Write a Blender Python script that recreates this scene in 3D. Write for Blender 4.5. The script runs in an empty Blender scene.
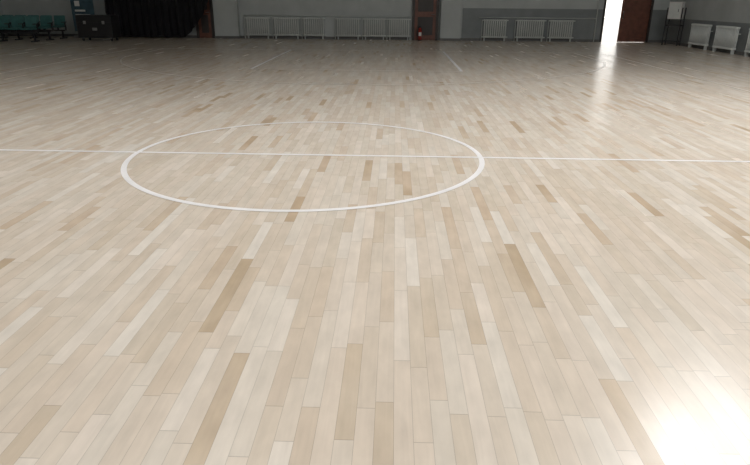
import bpy, bmesh, math, random
from mathutils import Matrix, Vector
random.seed(4)
S=bpy.context.scene
S.view_settings.view_transform='Standard'
S.view_settings.look='None'

# ---------------- materials ----------------
def mat(name,col,rough=.6,metal=0,noise=.12,scale=6,emit=None,bump=0.0,coat=0):
    m=bpy.data.materials.new(name); m.use_nodes=True
    nt=m.node_tree; b=nt.nodes['Principled BSDF']
    tc=nt.nodes.new('ShaderNodeNewGeometry')
    n=nt.nodes.new('ShaderNodeTexNoise'); n.inputs['Scale'].default_value=scale; n.inputs['Detail'].default_value=4
    nt.links.new(tc.outputs['Position'],n.inputs['Vector'])
    r=nt.nodes.new('ShaderNodeValToRGB')
    r.color_ramp.elements[0].position=.3; r.color_ramp.elements[1].position=.7
    r.color_ramp.elements[0].color=[c*(1-noise) for c in col]+[1]
    r.color_ramp.elements[1].color=[min(1,c*(1+noise)) for c in col]+[1]
    nt.links.new(n.outputs['Fac'],r.inputs['Fac']); nt.links.new(r.outputs['Color'],b.inputs['Base Color'])
    b.inputs['Roughness'].default_value=rough; b.inputs['Metallic'].default_value=metal
    b.inputs['Coat Weight'].default_value=coat
    if emit: 
        b.inputs['Emission Color'].default_value=(*emit[0],1); b.inputs['Emission Strength'].default_value=emit[1]
    if bump:
        bp=nt.nodes.new('ShaderNodeBump'); bp.inputs['Strength'].default_value=bump; bp.inputs['Distance'].default_value=.02
        nt.links.new(n.outputs['Fac'],bp.inputs['Height']); nt.links.new(bp.outputs['Normal'],b.inputs['Normal'])
    return m

def floor_mat():
    m=bpy.data.materials.new('maple_strip_floor'); m.use_nodes=True
    nt=m.node_tree; N=nt.nodes; L=nt.links; b=N['Principled BSDF']
    def node(t,**k):
        n=N.new(t)
        for a,v in k.items(): setattr(n,a,v)
        return n
    def mth(op,a,b_=None,c=None):
        n=node('ShaderNodeMath',operation=op)
        for i,v in enumerate((a,b_,c)):
            if v is None: continue
            if isinstance(v,(int,float)): n.inputs[i].default_value=v
            else: L.new(v,n.inputs[i])
        return n.outputs[0]
    g=node('ShaderNodeNewGeometry'); sp=node('ShaderNodeSeparateXYZ'); L.new(g.outputs['Position'],sp.inputs[0])
    X,Y=sp.outputs[0],sp.outputs[1]
    W=.074
    xs=mth('DIVIDE',mth('ADD',X,50),W)
    col=mth('FLOOR',xs); fx=mth('FRACT',xs)
    wn=node('ShaderNodeTexWhiteNoise',noise_dimensions='1D'); L.new(col,wn.inputs['W'])
    w=mth('ADD',mth('DIVIDE',Y,.64),mth('MULTIPLY',wn.outputs['Value'],900))
    vo=node('ShaderNodeTexVoronoi',voronoi_dimensions='1D',feature='F1'); vo.inputs['Scale'].default_value=1; vo.inputs['Randomness'].default_value=.95; L.new(w,vo.inputs['W'])
    ve=node('ShaderNodeTexVoronoi',voronoi_dimensions='1D',feature='DISTANCE_TO_EDGE'); ve.inputs['Scale'].default_value=1; ve.inputs['Randomness'].default_value=.95; L.new(w,ve.inputs['W'])
    sc=node('ShaderNodeSeparateColor'); L.new(vo.outputs['Color'],sc.inputs[0])
    r=sc.outputs[0]; r2=sc.outputs[1]; r3=sc.outputs[2]
    # slow patch variation
    pn=node('ShaderNodeTexNoise'); pn.inputs['Scale'].default_value=.45; pn.inputs['Detail'].default_value=2; L.new(g.outputs['Position'],pn.inputs['Vector'])
    rr=mth('ADD',r,mth('MULTIPLY',mth('SUBTRACT',pn.outputs['Fac'],.5),.2))
    cr=node('ShaderNodeValToRGB'); e=cr.color_ramp.elements
    data=[(0,(.46,.37,.265)),(.015,(.53,.44,.34)),(.06,(.575,.505,.42)),(.4,(.605,.545,.47)),(.75,(.63,.575,.505)),(1,(.675,.63,.57))]
    e[0].position=0; e[0].color=(*data[0][1],1); e[1].position=1; e[1].color=(*data[-1][1],1)
    for p,c in data[1:-1]:
        q=e.new(p); q.color=(*c,1)
    L.new(rr,cr.inputs['Fac'])
    # grain
    cb=node('ShaderNodeCombineXYZ'); L.new(mth('MULTIPLY',X,38),cb.inputs[0]); L.new(mth('MULTIPLY',Y,2.2),cb.inputs[1]); L.new(mth('MULTIPLY',r2,80),cb.inputs[2])
    gn=node('ShaderNodeTexNoise'); gn.inputs['Scale'].default_value=1; gn.inputs['Detail'].default_value=5; gn.inputs['Distortion'].default_value=.8; L.new(cb.outputs[0],gn.inputs['Vector'])
    cb2=node('ShaderNodeCombineXYZ'); L.new(mth('MULTIPLY',X,12),cb2.inputs[0]); L.new(mth('MULTIPLY',Y,5),cb2.inputs[1]); L.new(mth('MULTIPLY',r3,80),cb2.inputs[2])
    bn=node('ShaderNodeTexNoise'); bn.inputs['Scale'].default_value=1; bn.inputs['Detail'].default_value=3; L.new(cb2.outputs[0],bn.inputs['Vector'])
    gf=mth('ADD',mth('MULTIPLY_ADD',gn.outputs['Fac'],.16,.92),mth('MULTIPLY_ADD',bn.outputs['Fac'],.32,-.16))
    # seams
    ed=mth('MINIMUM',fx,mth('SUBTRACT',1,fx))
    s1=mth('LESS_THAN',ed,.015); s2=mth('LESS_THAN',ve.outputs['Distance'],.003)
    seam=mth('MAXIMUM',s1,s2)
    val=mth('MULTIPLY',gf,mth('SUBTRACT',1,mth('MULTIPLY',seam,.28)))
    vm=node('ShaderNodeVectorMath',operation='SCALE'); L.new(cr.outputs['Color'],vm.inputs[0]); L.new(val,vm.inputs['Scale'])
    mx=node('ShaderNodeMix',data_type='RGBA',blend_type='MULTIPLY'); mx.inputs[7].default_value=(1.0,.96,.935,1)
    L.new(r3,mx.inputs[0]); L.new(vm.outputs[0],mx.inputs[6])
    L.new(mx.outputs[2],b.inputs['Base Color'])
    L.new(mth('ADD',mth('MULTIPLY',r2,.05),.225),b.inputs['Roughness'])
    b.inputs['Specular IOR Level'].default_value=.55
    bp=node('ShaderNodeBump'); bp.inputs['Strength'].default_value=.12; bp.inputs['Distance'].default_value=.002
    L.new(mth('SUBTRACT',mth('MULTIPLY',r2,.25),seam),bp.inputs['Height']); L.new(bp.outputs['Normal'],b.inputs['Normal'])
    return m

M=dict(
 floor=floor_mat(),
 line=mat('white_court_paint',(.78,.77,.78),.3,noise=.05,scale=3),
 worn=mat('worn_court_paint',(.655,.61,.56),.28,noise=.06,scale=2),
 wall=mat('grey_green_wall_paint',(.44,.47,.47),.8,noise=.08,scale=1.5,bump=.1),
 walld=mat('dark_dado_paint',(.20,.22,.225),.6,noise=.1,scale=2),
 ceil=mat('ceiling_paint',(.55,.55,.54),.9,noise=.05),
 trim=mat('grey_skirting',(.12,.12,.12),.5),
 rad=mat('radiator_enamel',(.68,.71,.69),.4,noise=.05),
 pipe=mat('painted_pipe',(.5,.53,.52),.45,noise=.05),
 black=mat('black_cloth',(.006,.006,.008),.95,noise=.3,scale=8),
 case=mat('black_laminate',(.012,.012,.013),.5,noise=.2),
 metal=mat('aluminium_edge',(.35,.35,.36),.35,metal=1),
 teal=mat('teal_plastic',(.06,.18,.175),.45,noise=.15),
 dark=mat('dark_steel',(.03,.03,.035),.5),
 wood=mat('red_brown_door_wood',(.15,.06,.04),.45,noise=.25,scale=5),
 frame=mat('dark_door_frame',(.035,.028,.026),.45),
 red=mat('red_enamel',(.30,.03,.02),.35),
 white=mat('white_plastic',(.7,.7,.68),.5,noise=.03),
 steel=mat('truss_steel',(.3,.31,.32),.5,noise=.1),
 ground=mat('exterior_concrete',(.6,.59,.57),.9,noise=.1),
 blue=mat('banner_fabric',(.05,.10,.13),.8,noise=.3,scale=5),
)

# ---------------- mesh builder ----------------
class B:
    def __init__(s): s.bm=bmesh.new(); s.ms=[]
    def mi(s,k):
        if k not in s.ms: s.ms.append(k)
        return s.ms.index(k)
    def box(s,x0,x1,y0,y1,z0,z1,k,bev=0,rot=None):
        c=Vector(((x0+x1)/2,(y0+y1)/2,(z0+z1)/2))
        mtx=Matrix.Translation(c)@(rot or Matrix())@Matrix.Diagonal((x1-x0,y1-y0,z1-z0,1))
        r=bmesh.ops.create_cube(s.bm,size=1,matrix=mtx)
        fs=set(f for v in r['verts'] for f in v.link_faces)
        i=s.mi(k)
        for f in fs: f.material_index=i
        if bev:
            es=set(e for v in r['verts'] for e in v.link_edges)
            rr=bmesh.ops.bevel(s.bm,geom=list(es),offset=bev,segments=2,affect='EDGES',profile=.5)
            for f in rr['faces']: f.material_index=i
    def cyl(s,p,q,r,k,seg=12,r2=None):
        p=Vector(p);q=Vector(q); d=q-p
        mtx=Matrix.Translation((p+q)/2)@d.to_track_quat('Z','Y').to_matrix().to_4x4()
        rr=bmesh.ops.create_cone(s.bm,cap_ends=True,segments=seg,radius1=r,radius2=r if r2 is None else r2,depth=d.length,matrix=mtx)
        i=s.mi(k)
        for f in set(f for v in rr['verts'] for f in v.link_faces): f.material_index=i; f.smooth=len(f.verts)==4
    def poly(s,pts,k):
        f=s.bm.faces.new([s.bm.verts.new(p) for p in pts]); f.material_index=s.mi(k)
    def done(s,name,loc=(0,0,0),rz=0,recalc=True):
        if recalc: bmesh.ops.recalc_face_normals(s.bm,faces=s.bm.faces)
        me=bpy.data.meshes.new(name); s.bm.to_mesh(me); s.bm.free()
        for k in s.ms: me.materials.append(M[k])
        o=bpy.data.objects.new(name,me); o.location=loc; o.rotation_euler=(0,0,rz)
        S.collection.objects.link(o); return o

XL,XR,YB,YF,H=-16.2,10.9,-13.0,26.0,8.0
b=B(); b.box(XL-.2,XR+.2,YB-.2,YF+.2,-.1,0,'floor'); b.done('floor')
b=B(); b.box(XL-.2,XR+.2,YB-.2,YF+.2,H,H+.15,'ceil'); b.done('ceiling')
DADO=1.25
PM=24.6
def px(u): return (u-395)/PM   # lateral metres on the far wall
dx0,dx1=px(602),px(646)
fx0,fx1=px(412),px(438)
def seg(b,x0,x1,y0,y1,z0=0,z1=H):
    if z0<DADO: b.box(x0,x1,y0,y1,z0,min(z1,DADO),'walld' if x0>px(450) else 'wall')
    if z1>DADO: b.box(x0,x1,y0,y1,max(z0,DADO),z1,'wall')
b=B()
seg(b,XL-.2,px(462),YF,YF+.2); seg(b,px(462),dx0,YF,YF+.2); seg(b,dx0,dx1,YF,YF+.2,2.2,H); seg(b,dx1,XR+.2,YF,YF+.2)
b.done('wall_far')
b=B(); b.box(XR,XR+.2,YB,YF,0,.95,'walld'); b.box(XR,XR+.2,YB,YF,.95,H,'wall'); b.done('wall_right')
b=B(); b.box(XL-.2,XL,YB,YF,0,H,'wall'); b.done('wall_left')
b=B(); b.box(XL-.2,XR+.2,YB-.2,YB,0,H,'wall'); b.done('wall_back')
b=B(); b.box(XL,fx0-.1,YF-.02,YF,0,.1,'trim'); b.box(fx1+.1,dx0-.1,YF-.02,YF,0,.1,'trim'); b.box(dx1+.1,XR,YF-.02,YF,0,.1,'trim'); b.done('baseboard_far')
b=B(); b.box(XR-.02,XR,YB,YF-.02,0,.1,'trim'); b.done('baseboard_right')
b=B(); b.box(XL,XL+.02,YB,YF-.02,0,.1,'trim'); b.done('baseboard_left')
b=B(); b.box(-30,30,YF+.2,YF+40,-.12,-.02,'ground'); b.done('exterior_ground')
for i,ty in enumerate((-9,-3,3,9,15,21)):
    b=B()
    b.box(XL,XR,ty-.07,ty+.07,H-.14,H,'steel'); b.box(XL,XR,ty-.06,ty+.06,H-1.0,H-.88,'steel')
    n=18; st=(XR-XL)/n
    for j in range(n):
        x=XL+j*st
        b.cyl((x,ty,H-.94),(x+st/2,ty,H-.07),.035,'steel',8); b.cyl((x+st/2,ty,H-.07),(x+st,ty,H-.94),.035,'steel',8)
    b.done('roof_truss')

# ---------------- court markings (FIBA sizes) ----------------
CX,CY=-.89,6.19
LW=.05; Z=.0015
b=B()
def strip(x0,y0,x1,y1,w=LW,k='worn',dz=0):
    p=Vector((x0,y0,0));q=Vector((x1,y1,0)); d=(q-p).normalized(); n=Vector((-d.y,d.x,0))*w/2; z=Vector((0,0,Z+dz))
    b.poly([p-n+z,q-n+z,q+n+z,p+n+z],k)
def arc(cx,cy,r,a0,a1,n=96,w=LW,k='worn'):
    for i in range(n):
        t0=a0+(a1-a0)*i/n; t1=a0+(a1-a0)*(i+1)/n
        P=lambda t,R:(cx+R*math.cos(t),cy+R*math.sin(t),Z+.001)
        b.poly([P(t0,r-w/2),P(t0,r+w/2),P(t1,r+w/2),P(t1,r-w/2)],k)
arc(CX,CY,1.81,0,2*math.pi,160,.054,'line')
strip(CX-7.5,CY,CX+7.5,CY,k='line',dz=.0005)
for s in (-1,1):
    ye=CY+s*14
    strip(CX-7.5,ye,CX+7.5,ye)
    strip(CX+s*7.5,CY-14,CX+s*7.5,CY+14,dz=.0002)
    for q in (-1,1):
        strip(CX+q*2.45,ye,CX+q*2.45,ye-s*5.8,.07,'line',.0015)
        strip(CX+q*6.6,ye,CX+q*6.6,ye-s*2.99,dz=.0003)
    strip(CX-2.45,ye-s*5.8,CX+2.45,ye-s*5.8,dz=.0003)
    a=math.asin((2.99-1.575)/6.75)
    if s>0: arc(CX,ye-1.575,6.75,math.pi+a,2*math.pi-a,120)
    else: arc(CX,ye+1.575,6.75,a,math.pi-a,120)
b.done('court_markings',recalc=False)

# ---------------- radiators ----------------
def radiator(x,y,w,rz=0):
    b=B(); n=int(w/.085); hw=n*.085/2
    for i in range(n):
        xx=-hw+.0425+i*.085
        for yy in (-.05,.05):
            b.cyl((xx,yy,.16),(xx,yy,.80),.017,'rad',8)
        b.box(xx-.032,xx+.032,-.075,.075,.13,.19,'rad',.012)
        b.box(xx-.032,xx+.032,-.075,.075,.77,.83,'rad',.012)
        b.box(xx-.028,xx+.028,-.012,.012,.18,.78,'rad')
    b.cyl((-hw-.06,0,.16),(hw+.06,0,.16),.02,'rad'); b.cyl((-hw-.06,0,.80),(hw+.06,0,.80),.02,'rad')
    b.cyl((-hw-.06,0,.80),(-hw-.06,0,.0),.014,'pipe',8)
    for sx in (-hw+.06,hw-.06):
        b.box(sx-.02,sx+.02,-.05,.05,0,.15,'pipe')
        b.box(sx-.015,sx+.015,.0,.139,.6,.63,'pipe')
    return b.done('radiator',(x,y,0),rz)
for u0,u1 in ((245,269),(273,299),(302,325),(336,360),(363,386),(388,410),(482,507),(515,544),(548,572)):
    radiator(px((u0+u1)/2),YF-.14,(u1-u0)/PM)
for yy in (22.7,20.9,18.9,16.9):
    radiator(XR-.14,yy,1.3,-math.pi/2)
b=B()
b.cyl((px(243),YF-.05,.9),(px(410),YF-.05,.9),.022,'pipe'); b.cyl((px(243),YF-.05,.9),(px(243),YF-.05,0),.022,'pipe')
b.done('heating_pipe')
b=B(); b.cyl((px(478),YF-.05,.9),(px(594),YF-.05,.9),.022,'pipe'); b.cyl((px(594),YF-.05,0),(px(594),YF-.05,3.0),.022,'pipe'); b.done('heating_pipe')

for u0,u1 in ((214,238),(440,460)):
    b=B(); b.box(px(u0),px(u1),YF-.3,YF,0,H,'wall'); b.box(px(u0)-.02,px(u1)+.02,YF-.32,YF,0,.1,'trim'); b.done('wall_pilaster')

# ---------------- doors ----------------
def dark_door(x0,x1,name):
    b=B(); y1=YF
    b.box(x0,x0+.1,y1-.12,y1,0,2.2,'frame'); b.box(x1-.1,x1,y1-.12,y1,0,2.2,'frame'); b.box(x0,x1,y1-.12,y1,2.1,2.2,'frame')
    b.box(x0+.1,x1-.1,y1-.07,y1-.0,0.01,2.1,'wood')
    for z0,z1 in ((.2,.9),(1.1,1.9)): b.box(x0+.22,x1-.22,y1-.085,y1-.06,z0,z1,'frame',.01)
    b.cyl((x1-.17,y1-.07,1.0),(x1-.17,y1-.13,1.0),.012,'metal',8); b.cyl((x1-.17,y1-.13,1.0),(x1-.28,y1-.13,1.0),.011,'metal',8)
    return b.done(name)
dark_door(fx0,fx1,'door_1')
dark_door(px(194),px(212),'door_2')
def extinguisher(x,y):
    b=B()
    b.cyl((0,0,.02),(0,0,.42),.075,'red',20); b.cyl((0,0,.42),(0,0,.5),.075,'red',20,.03); b.cyl((0,0,.5),(0,0,.55),.022,'dark',12)
    b.box(-.02,.08,-.015,.015,.55,.575,'dark'); b.box(-.02,.09,-.012,.012,.59,.605,'dark')
    b.cyl((-.02,0,.54),(-.1,0,.48),.012,'dark',8); b.cyl((-.1,0,.48),(-.1,0,.15),.012,'dark',8)
    b.cyl((0,0,0),(0,0,.03),.078,'dark',20); b.box(-.05,.05,-.077,-.07,.18,.32,'white')
    return b.done('fire_extinguisher',(x,y,0))
extinguisher(px(420),YF-.28)
b=B()
b.box(dx0-.08,dx0,YF-.03,YF+.2,0,2.28,'frame'); b.box(dx1,dx1+.08,YF-.03,YF+.2,0,2.28,'frame'); b.box(dx0,dx1,YF-.03,YF+.2,2.2,2.28,'frame')
def leaf(hx,sgn,ang,w):
    R=Matrix.Translation((hx,YF+.06,0))@Matrix.Rotation(ang,4,'Z')
    old=set(b.bm.verts)
    b.box(min(0,sgn*w),max(0,sgn*w),-.025,.025,.01,2.18,'wood')
    for z0,z1 in ((.2,.95),(1.15,2.0)): b.box(min(sgn*.12,sgn*(w-.12)),max(sgn*.12,sgn*(w-.12)),-.035,.035,z0,z1,'wood',.008)
    b.cyl((sgn*(w-.08),-.08,.9),(sgn*(w-.08),-.08,1.2),.012,'metal',8)
    for z in (.92,1.18): b.cyl((sgn*(w-.08),-.08,z),(sgn*(w-.08),-.02,z),.01,'metal',8)
    bmesh.ops.transform(b.bm,matrix=R,verts=[v for v in b.bm.verts if v not in old])
lw=(dx1-dx0)/2
leaf(dx1,-1,math.radians(2),lw+.25)
leaf(dx0,1,math.radians(84),lw-.25)
b.done('door_3')

# ---------------- black curtain ----------------
b=B(); nx,nz=90,24
x0,x1=px(108),px(211); rows=[]
for i in range(nx+1):
    t=i/nx; x=x0+(x1-x0)*t
    bot=.08+1.3*max(0,(t-.74)/.26)**1.6+ .9*max(0,(.06-t)/.06)**2
    bot+= .03*math.sin(t*40)
    col=[]
    for j in range(nz+1):
        z=bot+(3.4-bot)*j/nz
        y=YF-.55+.09*math.sin(t*95+.6*math.sin(j*.3))*(.6+.4*(1-j/nz))+.04*math.sin(t*41)
        col.append(b.bm.verts.new((x,y,z)))
    rows.append(col)
for i in range(nx):
    for j in range(nz):
        f=b.bm.faces.new((rows[i][j],rows[i+1][j],rows[i+1][j+1],rows[i][j+1])); f.smooth=True; f.material_index=b.mi('black')
b.cyl((x0-.1,YF-.55,3.42),(x1+.1,YF-.55,3.42),.03,'metal')
for xx in (x0,(x0+x1)/2,x1): b.cyl((xx,YF-.55,3.42),(xx,YF,3.42),.015,'metal',8)
b.done('stage_curtain')

# ---------------- flight case ----------------
b=B(); w,d,h=1.3,.7,.92
b.box(-w/2,w/2,-d/2,d/2,.12,h,'case',.01); b.box(-w/2-.01,w/2+.01,-d/2-.01,d/2+.01,h*.72,h*.72+.015,'dark')
for sx in (-1,1):
    for sy in (-1,1):
        cx,cy=sx*w/2,sy*d/2
        b.box(cx-.01,cx+.01,cy-.01,cy+.01,.12,h,'dark'); b.cyl((cx-sx*.12-.02,cy-sy*.1,.06),(cx-sx*.12+.02,cy-sy*.1,.06),.06,'dark',16); b.box(cx-sx*.12-.04,cx-sx*.12+.04,cy-sy*.1-.04,cy-sy*.1+.04,.09,.13,'metal')
for sx in (-.35,.35): b.box(sx-.05,sx+.05,-d/2-.02,-d/2,h*.66,h*.78,'metal',.004)
b.box(-.09,.09,-d/2-.015,-d/2,.38,.48,'metal',.004)
b.done('flight_case',(-11.15,23.6,0))

# ---------------- teal seat rows ----------------
def seats(x,y,n,rz):
    b=B()
    for i in range(n):
        c=(i-(n-1)/2)*.52
        b.box(c-.22,c+.22,-.22,.20,.42,.47,'teal',.018)
        b.box(c-.22,c+.22,.20,.25,.47,.86,'teal',.018,Matrix.Rotation(math.radians(-8),4,'X'))
        b.cyl((c,.0,.30),(c,.0,.42),.03,'dark',8)
    L_=n*.52/2
    b.box(-L_,L_,-.03,.03,.28,.33,'dark')
    for i in range(n//2+1):
        c=-L_+.1+i*(2*L_-.2)/(n//2)
        b.box(c-.025,c+.025,-.03,.03,.03,.30,'dark'); b.box(c-.03,c+.03,-.24,.24,0,.04,'dark',.005)
    for i in range(n+1):
        c=-L_+i*.52
        b.box(c-.018,c+.018,-.15,.2,.6,.63,'dark',.004); b.box(c-.015,c+.015,.08,.12,.3,.6,'dark')
    return b.done('stadium_seat_row',(x,y,0),rz)
seats(-14.3,22.6,5,0); seats(-14.3,23.6,5,0); seats(-14.3,24.6,5,0)
b=B()
b.box(-.45,.45,-.01,.01,.25,1.9,'blue'); b.cyl((-.45,0,1.9),(.45,0,1.9),.015,'metal',8)
b.box(-.48,.48,-.09,.09,0,.08,'metal',.01); b.cyl((0,.05,.08),(0,.05,1.9),.012,'metal',8)
b.box(-.32,.1,-.016,-.01,1.0,1.07,'white'); b.box(-.32,.28,-.016,-.01,.85,.9,'white'); b.box(-.3,-.1,-.016,-.01,1.2,1.4,'white')
b.done('banner_stand',(-12.45,25.2,0))

# control box on a dark steel stand beside the right wall
b=B()
for sx in (-.28,.28):
    for sy in (-.12,.12):
        b.box(sx-.015,sx+.015,sy-.015,sy+.015,0,1.35,'dark')
    b.box(sx-.015,sx+.015,-.12,.12,.15,.18,'dark'); b.box(sx-.015,sx+.015,-.12,.12,.7,.73,'dark')
for sy in (-.12,.12):
    b.box(-.28,.28,sy-.012,sy+.012,.15,.18,'dark'); b.box(-.28,.28,sy-.012,sy+.012,.7,.73,'dark')
b.box(-.28,.28,-.12,.12,.73,.745,'dark')
b.box(-.24,.24,-.14,.1,.95,1.55,'white',.012); b.box(-.2,.2,-.15,-.14,1.0,1.5,'rad',.004); b.box(.13,.16,-.165,-.15,1.2,1.3,'metal')
b.done('control_box_stand',(XR-.4,24.3,0),-math.pi/2*.55)

# ---------------- ceiling panel lamps ----------------
def lamp(x,y,power,sx=1.2,sy=1.2,col=(1,.985,.955)):
    b=B(); z=H-1.15
    b.box(-sx/2-.06,sx/2+.06,-sy/2-.06,sy/2+.06,.02,.10,'metal',.01)
    b.box(-sx/2-.06,-sx/2,-sy/2-.06,sy/2+.06,-.05,.02,'metal'); b.box(sx/2,sx/2+.06,-sy/2-.06,sy/2+.06,-.05,.02,'metal')
    for a in (-sx/2,sx/2): b.cyl((a,0,.1),(a,0,1.15),.01,'dark',6)
    o=b.done('ceiling_panel_lamp',(x,y,z))
    l=bpy.data.lights.new('lamp_panel','AREA'); l.shape='RECTANGLE'; l.size=sx; l.size_y=sy; l.energy=power; l.color=col
    lo=bpy.data.objects.new('lamp_panel',l); S.collection.objects.link(lo); lo.parent=o; lo.location=(0,0,0)
for x in (-8,-2.5,3,8):
    for y,k in ((-7,.8),(-.5,.8),(6.3,1.8)):
        lamp(x,y,k*(122 if x>0 else 104))
lamp(6.3,9.8,380,2.2,1.7,(.99,.985,.98))

# ---------------- world ----------------
w=bpy.data.worlds.new('sky'); S.world=w; w.use_nodes=True
bg=w.node_tree.nodes['Background']
gr=w.node_tree.nodes.new('ShaderNodeTexNoise'); gr.inputs['Scale'].default_value=2
cr=w.node_tree.nodes.new('ShaderNodeValToRGB'); cr.color_ramp.elements[0].color=(.9,.88,.84,1); cr.color_ramp.elements[1].color=(1,.97,.92,1)
w.node_tree.links.new(gr.outputs['Fac'],cr.inputs['Fac']); w.node_tree.links.new(cr.outputs['Color'],bg.inputs[0]); bg.inputs[1].default_value=2.6

# ---------------- camera ----------------
F=602; TH=21.13; CH=1.53
cam=bpy.data.cameras.new('camera'); co=bpy.data.objects.new('camera',cam); S.collection.objects.link(co)
cam.sensor_width=36; cam.lens=F/750*36; cam.clip_end=300
co.matrix_world=Matrix.Translation((0,0,CH))@Matrix.Rotation(math.radians(1.64),4,'Z')@Matrix.Rotation(math.radians(90-TH),4,'X')@Matrix.Rotation(math.radians(.5),4,'Z')
S.camera=co
